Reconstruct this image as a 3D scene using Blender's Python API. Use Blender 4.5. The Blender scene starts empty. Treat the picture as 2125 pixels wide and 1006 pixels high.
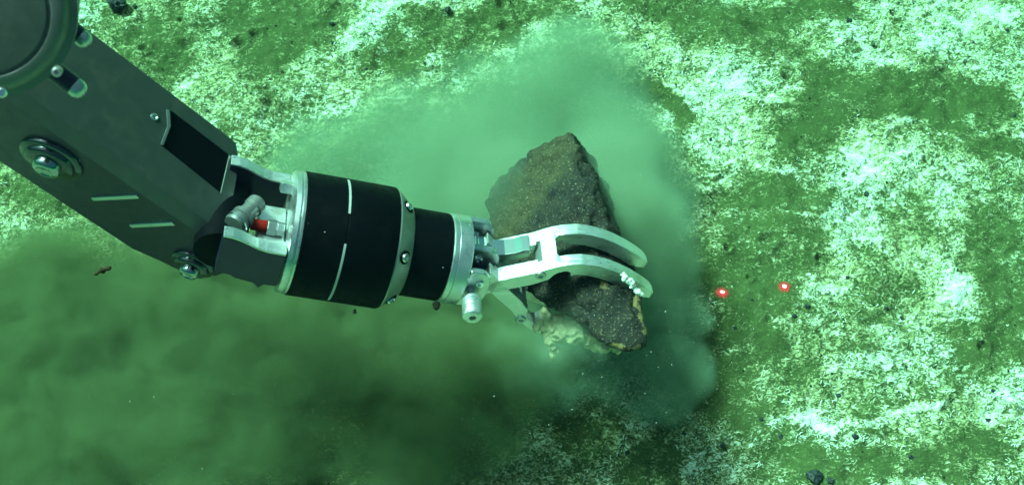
import bpy, bmesh, math, random
import numpy as np
from mathutils import Vector, Matrix
from mathutils.geometry import tessellate_polygon

random.seed(7)
rng = np.random.default_rng(11)
scene = bpy.context.scene
col = scene.collection
R = math.radians

# ------------------------------------------------------------------ camera
CAM = Vector((0.0, 0.0, 1.732))
cam_data = bpy.data.cameras.new("camera")
cam = bpy.data.objects.new("camera", cam_data)
col.objects.link(cam)
cam.location = CAM
cam.rotation_euler = (R(30), 0, 0)          # an underwater vehicle looking 60 degrees down
cam_data.sensor_width = 36
cam_data.lens = 44.555
cam_data.clip_start = 0.02
cam_data.clip_end = 100
cam_data.dof.use_dof = True
cam_data.dof.focus_distance = 1.75
cam_data.dof.aperture_fstop = 9.0
scene.camera = cam

# ------------------------------------------------------------------ light
SUN_TO = Vector((-0.52, 0.32, 1.0)).normalized()
world = bpy.data.worlds.new("World")
scene.world = world
world.use_nodes = True
wn = world.node_tree
sky = wn.nodes.new("ShaderNodeTexSky")
sky.sky_type = 'NISHITA'
sky.sun_disc = False
sky.air_density = 0.6
sky.dust_density = 7.0
sky.ozone_density = 0.0
sky.sun_elevation = math.asin(SUN_TO.z)
sky.sun_rotation = math.atan2(SUN_TO.x, SUN_TO.y)
bg = wn.nodes["Background"]
bg.inputs[1].default_value = 0.075
wn.links.new(sky.outputs[0], bg.inputs[0])
sun_data = bpy.data.lights.new("sun", 'SUN')
sun_data.energy = 5.0
sun_data.angle = R(15)
sun_data.color = (1.0, 0.97, 0.92)
sun = bpy.data.objects.new("sun", sun_data)
col.objects.link(sun)
sun.location = (-3, 1, 6)
sun.rotation_euler = SUN_TO.to_track_quat('Z', 'Y').to_euler()

scene.view_settings.view_transform = 'Standard'
scene.view_settings.look = 'None'
scene.view_settings.gamma = 1.0
scene.view_settings.use_curve_mapping = False
scene.view_settings.exposure = 1.0
cy = scene.cycles
cy.use_denoising = True
cy.use_adaptive_sampling = True
cy.adaptive_threshold = 0.02
cy.max_bounces = 6
cy.diffuse_bounces = 2
cy.glossy_bounces = 3
cy.transparent_max_bounces = 48
cy.volume_bounces = 2
cy.volume_max_steps = 256
cy.caustics_reflective = False
cy.caustics_refractive = False

# ------------------------------------------------------------------ measuring helpers
FPX = 2630.0
CX, CY = 1062.5, 503.0
AX = Vector((1, 0, 0)); AY = Vector((0, math.cos(R(30)), math.sin(R(30)))); AZ = Vector((0, -math.sin(R(30)), math.cos(R(30))))

def ray(px, py):
    return AX * ((px - CX) / FPX) + AY * (-(py - CY) / FPX) - AZ

def pt(px, py, d):
    return CAM + ray(px, py) * d

def on_floor(px, py, h=0.0):
    r = ray(px, py)
    return CAM + r * ((h - CAM.z) / r.z)

def hit(px, py, origin, normal):
    r = ray(px, py)
    return CAM + r * ((origin - CAM).dot(normal) / r.dot(normal))

def frame(o, x, y, z):
    m = Matrix.Identity(4)
    for i in range(3):
        m[i][0] = x[i]; m[i][1] = y[i]; m[i][2] = z[i]; m[i][3] = o[i]
    return m

# ------------------------------------------------------------------ numpy noise
def _hash(ix, iy, iz, seed):
    h = (ix * 374761393 + iy * 668265263 + iz * 2147483647 + seed * 974711) & 0xffffffff
    h = ((h ^ (h >> 13)) * 1274126177) & 0xffffffff
    h = (h ^ (h >> 16)) & 0xffffffff
    return h.astype(np.float64) / 4294967295.0

def vnoise(x, y, z=None, seed=0):
    x = np.asarray(x, float); y = np.asarray(y, float)
    z = np.zeros_like(x) if z is None else np.asarray(z, float)
    x0 = np.floor(x).astype(np.int64); y0 = np.floor(y).astype(np.int64); z0 = np.floor(z).astype(np.int64)
    fx, fy, fz = x - x0, y - y0, z - z0
    u = fx * fx * fx * (fx * (fx * 6 - 15) + 10); v = fy * fy * fy * (fy * (fy * 6 - 15) + 10); w = fz * fz * fz * (fz * (fz * 6 - 15) + 10)
    def c(i, j, k): return _hash(x0 + i, y0 + j, z0 + k, seed)
    a = c(0, 0, 0) * (1 - u) + c(1, 0, 0) * u
    b = c(0, 1, 0) * (1 - u) + c(1, 1, 0) * u
    p = a * (1 - v) + b * v
    a = c(0, 0, 1) * (1 - u) + c(1, 0, 1) * u
    b = c(0, 1, 1) * (1 - u) + c(1, 1, 1) * u
    q = a * (1 - v) + b * v
    return p * (1 - w) + q * w

def fbm(x, y, z=None, octaves=4, seed=0, gain=0.5):
    s = 0; a = 1; t = 0
    for o in range(octaves):
        f = 2.03 ** o
        s = s + a * vnoise(x * f, y * f, None if z is None else z * f, seed + o * 17)
        t += a; a *= gain
    return s / t

def sstep(a, b, x):
    t = np.clip((x - a) / (b - a), 0, 1)
    return t * t * (3 - 2 * t)

# ------------------------------------------------------------------ materials
def new_mat(name):
    m = bpy.data.materials.new(name); m.use_nodes = True
    nt = m.node_tree
    return m, nt, nt.nodes["Principled BSDF"]

def N(nt, kind, **kw):
    n = nt.nodes.new(kind)
    for k, v in kw.items():
        if k.startswith("i_"):
            key = k[2:]
            key = int(key) if key.isdigit() else key
            n.inputs[key].default_value = v
        else:
            setattr(n, k, v)
    return n

def metal_mat(name, base, rough, metallic=1.0, var=0.25, scale=60, dirt=None, dirt_amount=0.3, bump=0.15, streak=(1, 1, 1), scuff=None):
    m, nt, b = new_mat(name)
    L = nt.links
    tc = N(nt, "ShaderNodeTexCoord")
    mp = N(nt, "ShaderNodeMapping"); mp.inputs["Scale"].default_value = streak
    L.new(tc.outputs["Object"], mp.inputs[0])
    n1 = N(nt, "ShaderNodeTexNoise", i_Scale=scale, i_Detail=5.0, i_Roughness=0.65)
    L.new(mp.outputs[0], n1.inputs["Vector"])
    n2 = N(nt, "ShaderNodeTexNoise", i_Scale=scale * 0.25, i_Detail=4.0, i_Roughness=0.7)
    L.new(tc.outputs["Object"], n2.inputs["Vector"])
    mr = N(nt, "ShaderNodeMapRange"); mr.inputs[1].default_value = 0.3; mr.inputs[2].default_value = 0.7
    mr.inputs[3].default_value = max(0.04, rough - var * rough); mr.inputs[4].default_value = min(1, rough + var * rough)
    L.new(n1.outputs[0], mr.inputs[0]); L.new(mr.outputs[0], b.inputs["Roughness"])
    mix = N(nt, "ShaderNodeMix", data_type='RGBA')
    mix.inputs[6].default_value = (*base, 1)
    d = dirt if dirt else tuple(c * 0.6 for c in base)
    mix.inputs[7].default_value = (*d, 1)
    mr2 = N(nt, "ShaderNodeMapRange"); mr2.inputs[1].default_value = 0.52; mr2.inputs[2].default_value = 0.72
    mr2.inputs[3].default_value = 0; mr2.inputs[4].default_value = dirt_amount
    L.new(n2.outputs[0], mr2.inputs[0]); L.new(mr2.outputs[0], mix.inputs[0])
    L.new(mix.outputs[2], b.inputs["Base Color"])
    if scuff:
        mp3 = N(nt, "ShaderNodeMapping"); mp3.inputs["Scale"].default_value = (5, 60, 25); mp3.inputs["Rotation"].default_value = (R(20), R(35), R(50))
        L.new(tc.outputs["Object"], mp3.inputs[0])
        n3 = N(nt, "ShaderNodeTexNoise", i_Scale=6.0, i_Detail=6.0, i_Roughness=.8); L.new(mp3.outputs[0], n3.inputs["Vector"])
        mr3 = N(nt, "ShaderNodeMapRange"); mr3.inputs[1].default_value = .64; mr3.inputs[2].default_value = .70; mr3.inputs[4].default_value = .55
        L.new(n3.outputs[0], mr3.inputs[0])
        mix2 = N(nt, "ShaderNodeMix", data_type='RGBA'); L.new(mix.outputs[2], mix2.inputs[6]); mix2.inputs[7].default_value = (*scuff, 1)
        L.new(mr3.outputs[0], mix2.inputs[0]); L.new(mix2.outputs[2], b.inputs["Base Color"])
    b.inputs["Metallic"].default_value = metallic
    if metallic == 0: b.inputs["Specular IOR Level"].default_value = .06
    bp = N(nt, "ShaderNodeBump", i_Strength=bump, i_Distance=0.001)
    L.new(n1.outputs[0], bp.inputs["Height"]); L.new(bp.outputs[0], b.inputs["Normal"])
    return m

M = {}
M["alu"] = metal_mat("bright_aluminium", (0.74, 0.76, 0.76), 0.40, 0.86, var=.45, dirt=(0.34, 0.32, 0.20), dirt_amount=0.65, bump=.25, streak=(1, 6, 6))
M["alu_ring"] = metal_mat("turned_aluminium", (0.62, 0.65, 0.66), 0.34, 0.9, var=.4, dirt=(0.40, 0.40, 0.34))
M["alu_grey"] = metal_mat("grey_anodised_aluminium", (0.30, 0.31, 0.31), 0.45, 0.75, dirt=(0.24, 0.26, 0.22))
M["anod_top"] = metal_mat("dark_grey_anodised_plate", (0.062, 0.074, 0.066), 0.46, 0.35, var=.4, dirt=(0.11, 0.10, 0.075), dirt_amount=0.7, scuff=(.20, .19, .17))
M["edge"] = metal_mat("worn_grey_edge", (0.12, 0.115, 0.11), 0.42, 0.4, dirt=(0.16, 0.15, 0.12), dirt_amount=.6)
M["elbow"] = metal_mat("dull_grey_casting", (0.15, 0.155, 0.155), 0.5, 0.5, dirt=(0.10, 0.10, 0.08), dirt_amount=.6)
M["anod"] = metal_mat("navy_anodised_plate", (0.030, 0.020, 0.056), 0.38, 0.45, dirt=(0.04, 0.036, 0.044), scuff=(.12, .11, .11))
M["black"] = metal_mat("matt_black_plastic", (0.0016, 0.0016, 0.0032), 0.55, 0.0, dirt=(0.007, 0.007, 0.007), dirt_amount=0.4, scale=120, bump=0.05, scuff=(.022, .022, .022))
M["hole"] = metal_mat("black_recess", (0.0022, 0.0022, 0.004), 0.6, 0.0)
M["gloss_dark"] = metal_mat("polished_dark_anodising", (0.075, 0.078, 0.095), 0.16, 0.9, bump=.01)
M["gloss_mid"] = metal_mat("polished_grey_bolt", (0.34, 0.35, 0.38), 0.14, 1.0, bump=.01)
M["chrome"] = metal_mat("polished_steel", (0.80, 0.82, 0.84), 0.14, 1.0, dirt=(0.5, 0.5, 0.46), dirt_amount=0.2, bump=0.02)
M["steel"] = metal_mat("dull_steel", (0.50, 0.52, 0.52), 0.33, 0.9)
M["line"] = metal_mat("pale_scribed_line", (0.42, 0.45, 0.46), 0.5, 0.3)
M["red"] = metal_mat("red_tape", (0.26, 0.012, 0.008), 0.5, 0.0)

# ------------------------------------------------------------------ object helpers
WORLD_OF = {}

def tag(o, label=None, cat=None, group=None, kind=None):
    if label: o["label"] = label
    if cat: o["category"] = cat
    if group: o["group"] = group
    if kind: o["kind"] = kind
    return o

def empty(name, loc):
    o = bpy.data.objects.new(name, None)
    o.empty_display_size = 0.05
    col.objects.link(o)
    o.location = loc
    WORLD_OF[o.name] = Matrix.Translation(loc)
    return o

def link_mesh(name, verts, faces, mat, parent=None, smooth=35, bevel=0.0, bevel_seg=2):
    """verts in world space; the object's origin is put at their middle"""
    vs = np.asarray([tuple(v) for v in verts], float)
    c = (vs.min(0) + vs.max(0)) / 2
    me = bpy.data.meshes.new(name)
    me.from_pydata((vs - c).tolist(), [], [list(f) for f in faces])
    bm = bmesh.new(); bm.from_mesh(me)
    bmesh.ops.remove_doubles(bm, verts=bm.verts, dist=1e-6)
    bmesh.ops.recalc_face_normals(bm, faces=bm.faces)
    bm.to_mesh(me); bm.free()
    if mat is not None: me.materials.append(mat)
    if smooth:
        for p in me.polygons: p.use_smooth = True
        if not bevel: me.set_sharp_from_angle(angle=R(smooth))
    o = bpy.data.objects.new(name, me)
    col.objects.link(o)
    o.matrix_basis = Matrix.Translation(Vector(c))
    WORLD_OF[o.name] = Matrix.Translation(Vector(c))
    if parent is not None:
        o.parent = parent
        o.matrix_parent_inverse = WORLD_OF[parent.name].inverted()
    if bevel:
        b = o.modifiers.new("bevel", 'BEVEL')
        b.width = bevel; b.segments = bevel_seg; b.limit_method = 'ANGLE'; b.angle_limit = R(30)
        b.harden_normals = True
    return o

def lathe(profile, m, seg=64, closed=False, a0=0.0, a1=2 * math.pi):
    """profile [(along x, radius)] turned about the x axis of frame m"""
    vs, fs = [], []
    full = abs(a1 - a0 - 2 * math.pi) < 1e-6
    n = seg if full else seg + 1
    for (t, r) in profile:
        for k in range(n):
            a = a0 + (a1 - a0) * k / seg
            vs.append(m @ Vector((t, r * math.cos(a), r * math.sin(a))))
    P = len(profile)
    for i in range(P if closed else P - 1):
        j = (i + 1) % P
        for k in range(seg):
            k2 = (k + 1) % n
            fs.append((i * n + k, j * n + k, j * n + k2, i * n + k2))
    if not full and closed:
        fs.append([i * n for i in range(P)]); fs.append([i * n + n - 1 for i in range(P)])
    if not closed and full:
        if profile[0][1] > 1e-6: fs.append(list(range(n)))
        if profile[-1][1] > 1e-6: fs.append([(P - 1) * n + k for k in range(n)])
    return vs, fs

def prism(outline, z0, z1, m, holes=()):
    loops = [list(outline)] + [list(h) for h in holes]
    flat = [p for l in loops for p in l]
    tri = tessellate_polygon([[Vector((x, y, 0)) for x, y in l] for l in loops])
    n = len(flat)
    vs = [m @ Vector((x, y, z0)) for x, y in flat] + [m @ Vector((x, y, z1)) for x, y in flat]
    fs = []
    if holes:
        for t in tri:
            fs.append(tuple(t)); fs.append(tuple(i + n for i in reversed(t)))
    else:
        fs.append(tuple(range(n))); fs.append(tuple(range(2 * n - 1, n - 1, -1)))
    b = 0
    for l in loops:
        k = len(l)
        for i in range(k):
            j = (i + 1) % k
            fs.append((b + i, b + j, b + j + n, b + i + n))
        b += k
    return vs, fs

def box(x0, x1, y0, y1, z0, z1, m):
    return prism([(x0, y0), (x1, y0), (x1, y1), (x0, y1)], z0, z1, m)

def rounded(x0, x1, y0, y1, r, n=5):
    out = []
    for cx_, cy_, a in ((x1 - r, y1 - r, 0), (x0 + r, y1 - r, 90), (x0 + r, y0 + r, 180), (x1 - r, y0 + r, 270)):
        for k in range(n + 1):
            t = R(a + 90 * k / n)
            out.append((cx_ + r * math.cos(t), cy_ + r * math.sin(t)))
    return out

def hexagon(r):
    return [(r * math.cos(R(60 * k)), r * math.sin(R(60 * k))) for k in range(6)]

# ================================================================== SEABED
# bare silt patches among the white mat, a few painting in shade: pixel centre, radii, turn, strength (placed on the ground)
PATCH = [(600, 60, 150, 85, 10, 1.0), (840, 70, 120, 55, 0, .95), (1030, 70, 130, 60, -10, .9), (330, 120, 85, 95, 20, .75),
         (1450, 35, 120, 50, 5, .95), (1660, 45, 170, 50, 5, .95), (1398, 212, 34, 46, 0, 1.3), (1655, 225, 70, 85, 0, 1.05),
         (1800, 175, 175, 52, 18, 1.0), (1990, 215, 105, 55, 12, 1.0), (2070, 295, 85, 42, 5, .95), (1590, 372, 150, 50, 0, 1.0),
         (1560, 480, 150, 60, 0, .85), (1500, 570, 120, 90, 10, 1.1), (1500, 720, 95, 150, 0, 1.1), (1520, 860, 110, 55, 20, .95),  # the tall patch paints in the rock's shadow as darker floor
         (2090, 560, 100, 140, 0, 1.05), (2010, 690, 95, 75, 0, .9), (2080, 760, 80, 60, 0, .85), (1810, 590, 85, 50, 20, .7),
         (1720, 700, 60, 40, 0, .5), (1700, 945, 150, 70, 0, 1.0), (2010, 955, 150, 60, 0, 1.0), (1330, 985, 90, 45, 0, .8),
         (90, 395, 150, 50, 25, .9), (700, 900, 330, 150, 0, .8), (250, 760, 330, 190, 0, .8), (920, 150, 60, 40, 0, .6),  # the wide patches darken the floor where lamp light falls off
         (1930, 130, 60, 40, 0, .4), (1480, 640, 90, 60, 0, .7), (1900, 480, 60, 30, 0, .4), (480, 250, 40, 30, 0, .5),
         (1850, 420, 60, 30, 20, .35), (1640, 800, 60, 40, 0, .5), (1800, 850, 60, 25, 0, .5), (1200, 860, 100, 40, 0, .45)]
BRIGHT = [(1770, 275, 70, 22, 25, .5), (1870, 320, 55, 20, -20, .45), (1990, 600, 60, 45, 20, .5), (1700, 795, 26, 20, 0, .5),
          (1960, 60, 60, 110, 0, .35), (1980, 130, 90, 25, 20, .35), (760, 50, 60, 50, 0, .35), (1450, 150, 130, 60, 0, .3),
          (1530, 270, 90, 55, 0, .3), (2010, 900, 120, 25, -15, .35), (2050, 30, 80, 40, 0, .35), (930, 140, 90, 30, 30, .25),
          (1800, 858, 210, 9, -5, .7), (1900, 262, 150, 10, -14, .6), (1560, 188, 150, 7, 12, .5), (1750, 310, 30, 14, 40, .5), (1860, 250, 120, 8, 20, .5)]

def blob_field(lst, X, Y):
    f = np.zeros_like(X)
    for (px, py, rx, ry, rot, s) in lst:
        c = on_floor(px, py)
        ex = on_floor(px + rx, py) - c; ey = on_floor(px, py - ry) - c
        a, b = abs(ex.x), abs(ey.y)
        t = R(-rot)
        dx, dy = X - c.x, Y - c.y
        u = (dx * math.cos(t) + dy * math.sin(t)) / a; v = (-dx * math.sin(t) + dy * math.cos(t)) / b
        f = np.maximum(f, s * (1 - sstep(0.55, 1.25, np.sqrt(u * u + v * v))))
    return f

def mat_cover(X, Y):
    wx = (fbm(X * 9, Y * 9, octaves=4, seed=3) - .5) * .16; wy = (fbm(X * 9 + 40, Y * 9, octaves=4, seed=5) - .5) * .16
    bare = blob_field(PATCH, X + wx, Y + wy)
    br = blob_field(BRIGHT, X + wx * .6, Y + wy * .6)
    n = fbm(X * 14, Y * 14, octaves=5, seed=21, gain=.7)
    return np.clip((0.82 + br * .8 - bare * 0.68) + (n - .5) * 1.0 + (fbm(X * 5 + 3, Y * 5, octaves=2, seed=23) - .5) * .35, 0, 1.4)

_rb = np.random.default_rng(401)
BURROWS = [(float(_rb.uniform(-.95, .95)), float(_rb.uniform(.55, 1.55)), float(_rb.uniform(.004, .011))) for _ in range(70)]

def ground_z(X, Y, cover=None):
    z = (fbm(X * 3.1, Y * 3.1, octaves=3, seed=31) - .5) * .050
    z += (fbm(X * 16, Y * 16, octaves=3, seed=41) - .5) * .026
    if cover is None: cover = mat_cover(X, Y)
    rough = .25 + .75 * np.clip(cover, 0, 1)
    z += (fbm(X * 70, Y * 70, octaves=3, seed=51, gain=.6) - .5) * .0150 * rough
    for (bx, by, br_) in BURROWS:
        near = (np.abs(X - bx) < .04) & (np.abs(Y - by) < .04)
        if near.any():
            d = np.sqrt((X - bx) ** 2 + (Y - by) ** 2) / br_
            z = z - np.where(near, .010 * np.exp(-d * d * 1.6) - .0035 * np.exp(-(d - 1.6) ** 2 * 3), 0)
    return z

def axis_lines(lo, hi, step, far):
    core = np.arange(lo, hi + step / 2, step)
    out = []; s = step; x = hi
    while x < far:
        s *= 1.28; x += s; out.append(x)
    out2 = []; s = step; x = lo
    while x > -far:
        s *= 1.28; x -= s; out2.append(x)
    return np.array(out2[::-1] + list(core) + out)

gx = axis_lines(-1.02, 1.02, 0.0030, 8.0)
gy = axis_lines(0.50, 1.62, 0.0030, 8.0)
GX, GY = np.meshgrid(gx, gy)
GC = mat_cover(GX, GY)
GZ = ground_z(GX, GY, GC)
nx, ny = len(gx), len(gy)
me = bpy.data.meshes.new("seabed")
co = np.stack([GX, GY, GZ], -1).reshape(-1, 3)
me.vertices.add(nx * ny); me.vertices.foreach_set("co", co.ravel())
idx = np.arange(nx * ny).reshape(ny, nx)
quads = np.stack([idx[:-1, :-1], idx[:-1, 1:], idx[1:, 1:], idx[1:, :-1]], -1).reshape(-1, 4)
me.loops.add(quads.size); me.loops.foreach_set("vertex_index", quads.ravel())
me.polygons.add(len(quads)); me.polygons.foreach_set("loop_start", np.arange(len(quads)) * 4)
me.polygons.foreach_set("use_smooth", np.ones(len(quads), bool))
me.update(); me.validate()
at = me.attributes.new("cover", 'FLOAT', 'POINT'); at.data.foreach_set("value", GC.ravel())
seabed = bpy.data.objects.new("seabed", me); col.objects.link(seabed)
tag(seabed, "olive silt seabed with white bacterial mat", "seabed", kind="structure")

SILT = (0.20, 0.21, 0.085)
m, nt, b = new_mat("seabed_silt_and_mat")
L = nt.links
ac = N(nt, "ShaderNodeAttribute", attribute_name="cover")
tc = N(nt, "ShaderNodeTexCoord")
mp = N(nt, "ShaderNodeMapping"); mp.inputs["Scale"].default_value = (1, 1.35, 1); mp.inputs["Rotation"].default_value = (0, 0, R(-25))
L.new(tc.outputs["Object"], mp.inputs[0])
fine = N(nt, "ShaderNodeTexNoise", i_Scale=125.0, i_Detail=5.0, i_Roughness=0.62, i_Distortion=1.6); L.new(mp.outputs[0], fine.inputs["Vector"])
mid = N(nt, "ShaderNodeTexNoise", i_Scale=38.0, i_Detail=4.0, i_Roughness=0.6, i_Distortion=0.8); L.new(mp.outputs[0], mid.inputs["Vector"])
big = N(nt, "ShaderNodeTexNoise", i_Scale=7.0, i_Detail=3.0); L.new(tc.outputs["Object"], big.inputs["Vector"])
def mth(op, a, b_, clamp=False):
    n = N(nt, "ShaderNodeMath", operation=op); n.use_clamp = clamp
    for i, v in enumerate((a, b_)):
        if hasattr(v, "is_output"): L.new(v, n.inputs[i])
        else: n.inputs[i].default_value = v
    return n.outputs[0]
f1 = mth('MULTIPLY', mth('SUBTRACT', fine.outputs[0], 0.5), 4.2)
f2 = mth('MULTIPLY', mth('SUBTRACT', mid.outputs[0], 0.5), 1.7)
cv = mth('ADD', ac.outputs["Fac"], mth('ADD', f1, f2))
rng_ = N(nt, "ShaderNodeMapRange", interpolation_type='SMOOTHSTEP'); L.new(cv, rng_.inputs[0])
rng_.inputs[1].default_value = 0.28; rng_.inputs[2].default_value = 1.60
silt = N(nt, "ShaderNodeMix", data_type='RGBA')
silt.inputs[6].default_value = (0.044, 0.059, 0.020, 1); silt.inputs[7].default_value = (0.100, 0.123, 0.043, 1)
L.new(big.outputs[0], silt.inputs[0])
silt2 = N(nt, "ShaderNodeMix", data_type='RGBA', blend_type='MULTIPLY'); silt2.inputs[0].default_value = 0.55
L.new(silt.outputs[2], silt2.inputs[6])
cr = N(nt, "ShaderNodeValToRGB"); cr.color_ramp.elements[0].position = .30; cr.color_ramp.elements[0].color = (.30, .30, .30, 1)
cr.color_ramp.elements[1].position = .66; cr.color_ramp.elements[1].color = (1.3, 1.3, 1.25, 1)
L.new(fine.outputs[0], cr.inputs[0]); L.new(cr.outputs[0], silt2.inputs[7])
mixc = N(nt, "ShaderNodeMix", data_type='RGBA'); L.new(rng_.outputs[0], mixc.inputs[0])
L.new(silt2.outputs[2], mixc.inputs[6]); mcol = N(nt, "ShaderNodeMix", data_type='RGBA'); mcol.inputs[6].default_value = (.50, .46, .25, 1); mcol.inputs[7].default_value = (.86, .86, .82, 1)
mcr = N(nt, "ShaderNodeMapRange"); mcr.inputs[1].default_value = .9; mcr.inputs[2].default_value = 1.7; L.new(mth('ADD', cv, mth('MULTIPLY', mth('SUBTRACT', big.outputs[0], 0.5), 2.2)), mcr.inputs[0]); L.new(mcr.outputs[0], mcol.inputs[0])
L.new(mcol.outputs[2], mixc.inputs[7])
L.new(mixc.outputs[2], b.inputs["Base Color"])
b.inputs["Roughness"].default_value = 0.9
b.inputs["Specular IOR Level"].default_value = 0.15
bp = N(nt, "ShaderNodeBump", i_Strength=0.7, i_Distance=0.004); L.new(fine.outputs[0], bp.inputs["Height"]); L.new(bp.outputs[0], b.inputs["Normal"])
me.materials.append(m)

def simple_mat(name, colr, rough=0.85, var=0.35, scale=200, spec=0.2):
    m, nt, b = new_mat(name)
    tc = N(nt, "ShaderNodeTexCoord")
    n = N(nt, "ShaderNodeTexNoise", i_Scale=scale, i_Detail=3.0); nt.links.new(tc.outputs["Object"], n.inputs["Vector"])
    mx = N(nt, "ShaderNodeMix", data_type='RGBA')
    mx.inputs[6].default_value = (*[c * (1 - var) for c in colr], 1); mx.inputs[7].default_value = (*[min(1, c * (1 + var)) for c in colr], 1)
    nt.links.new(n.outputs[0], mx.inputs[0]); nt.links.new(mx.outputs[2], b.inputs["Base Color"])
    b.inputs["Roughness"].default_value = rough; b.inputs["Specular IOR Level"].default_value = spec
    return m

M["mat"] = simple_mat("white_bacterial_filament", (0.80, 0.80, 0.73), .8, .15, 25)
M["crumb"] = simple_mat("pale_crust_crumb", (0.62, 0.58, 0.40), .8, .4, 30)
M["grit"] = simple_mat("dark_grit", (0.018, 0.018, 0.016), .7, .4, 60)
M["pebble"] = simple_mat("dark_pebble", (0.016, 0.017, 0.020), .6, .6, 90, .4)

def bulk(name, verts, faces, mat, label, cat):
    me = bpy.data.meshes.new(name)
    nv = len(verts); k = faces.shape[1]
    me.vertices.add(nv); me.vertices.foreach_set("co", np.asarray(verts, float).ravel())
    me.loops.add(faces.size); me.loops.foreach_set("vertex_index", faces.ravel())
    me.polygons.add(len(faces)); me.polygons.foreach_set("loop_start", np.arange(len(faces)) * k)
    me.polygons.foreach_set("use_smooth", np.ones(len(faces), bool))
    me.update(); me.validate(); me.materials.append(mat)
    o = bpy.data.objects.new(name, me); col.objects.link(o)
    return tag(o, label, cat, kind="stuff")

# white filaments standing up from the mat
def scatter(n, dens, seed):
    r = np.random.default_rng(seed)
    X = r.uniform(-1.02, 1.02, n); Y = r.uniform(.52, 1.62, n)
    keep = r.random(n) < dens(X, Y)
    return X[keep], Y[keep], r

X, Y, r = scatter(50000, lambda x, y: .75 * sstep(.45, 1.35, mat_cover(x, y) + (fbm(x * 45, y * 45, octaves=2, seed=77) - .5) * .9), 5)
n = len(X)
Z = ground_z(X, Y)
ln = r.uniform(.003, .008, n); wd = r.uniform(.0004, .0011, n)
an = r.normal(R(20), .8, n); bend = r.normal(0, .9, n); up = r.uniform(.0005, .0035, n)
st = []
for k, t in enumerate((-1, -.3, .4, 1)):
    a = an + bend * t * .5
    px_ = X + np.cos(an + bend * t * .4) * ln * t * .5; py_ = Y + np.sin(an + bend * t * .4) * ln * t * .5
    h = Z + up * (1 - t * t) + .0006
    sx, sy = -np.sin(a) * wd / 2, np.cos(a) * wd / 2
    st.append(np.stack([px_ + sx, py_ + sy, h], -1)); st.append(np.stack([px_ - sx, py_ - sy, h + .0003], -1))
V = np.stack(st, 1).reshape(-1, 3)
base = (np.arange(n) * 8)[:, None]
F = np.concatenate([base + np.array([[0, 1, 3, 2]]), base + np.array([[2, 3, 5, 4]]), base + np.array([[4, 5, 7, 6]])])
bulk("mat_filaments", V, F, M["mat"], "white filaments of bacterial mat over the seabed", "bacterial mat")

OCT = np.array([[1, 0, 0], [-1, 0, 0], [0, 1, 0], [0, -1, 0], [0, 0, 1], [0, 0, -1]], float)
OCTF = np.array([[0, 2, 4], [2, 1, 4], [1, 3, 4], [3, 0, 4], [2, 0, 5], [1, 2, 5], [3, 1, 5], [0, 3, 5]])
def crumbs(name, X, Y, Z, size, r, mat, label, cat, flat=.7):
    n = len(X)
    q = OCT[None] * r.uniform(.6, 1.3, (n, 6, 1)) * size[:, None, None]
    a = r.uniform(0, 6.28, n); c, s = np.cos(a)[:, None], np.sin(a)[:, None]
    v = np.stack([q[..., 0] * c - q[..., 1] * s + X[:, None], q[..., 0] * s + q[..., 1] * c + Y[:, None], q[..., 2] * flat + Z[:, None]], -1)
    F = ((np.arange(n) * 6)[:, None, None] + OCTF[None]).reshape(-1, 3)
    return bulk(name, v.reshape(-1, 3), F, mat, label, cat)

X, Y, r = scatter(16000, lambda x, y: .5 * sstep(.35, 1.0, mat_cover(x, y)) * sstep(.35, .65, fbm(x * 5, y * 5, octaves=2, seed=90)), 15)
crumbs("pale_crumbs", X, Y, ground_z(X, Y) + .001, r.uniform(.0008, .0026, len(X)), r, M["crumb"], "pale crumbs of crust lying on the mat", "crumbs")
X, Y, r = scatter(2600, lambda x, y: .6 * sstep(.3, .7, fbm(x * 6 + 9, y * 6, octaves=2, seed=95)), 16)
crumbs("dark_grit", X, Y, ground_z(X, Y) + .0008, r.uniform(.0008, .0028, len(X)) * r.uniform(.6, 1.1, len(X)), r, M["grit"], "dark grit grains strewn over the silt", "grit")

def on_bed(px, py):
    z = 0.0
    for _ in range(4):
        c = on_floor(px, py, z); z = float(ground_z(np.array([c.x]), np.array([c.y]))[0])
    c.z = z
    return c

# ------------------------------------------------------------------ pebbles that can be told apart
def pebble(px, py, size, seed, label, group=None, squash=.7, name="pebble"):
    size *= .85
    c = on_bed(px, py); z = c.z
    bm = bmesh.new(); bmesh.ops.create_icosphere(bm, subdivisions=4, radius=1)
    vs = np.array([v.co[:] for v in bm.verts]); fs = [[v.index for v in f.verts] for f in bm.faces]; bm.free()
    r_ = np.random.default_rng(seed)
    for _ in range(16):                                  # chip flat facets
        d = r_.normal(size=3); d /= np.linalg.norm(d); lim = r_.uniform(.62, .9)
        k = vs @ d; vs = vs - np.outer(np.maximum(k - lim, 0), d)
    vs *= (1 + (fbm(vs[:, 0] * 2 + seed, vs[:, 1] * 2, vs[:, 2] * 2, octaves=4, seed=seed, gain=.65) - .5)[:, None] * .9)
    vs *= np.array([size * r_.uniform(.8, 1.25), size * r_.uniform(.8, 1.1), size * squash])
    vs += np.array([c.x, c.y, z + size * squash * .35])
    o = link_mesh(name, vs, fs, M["pebble"], smooth=25)
    return tag(o, label, "pebble", group)

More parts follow.
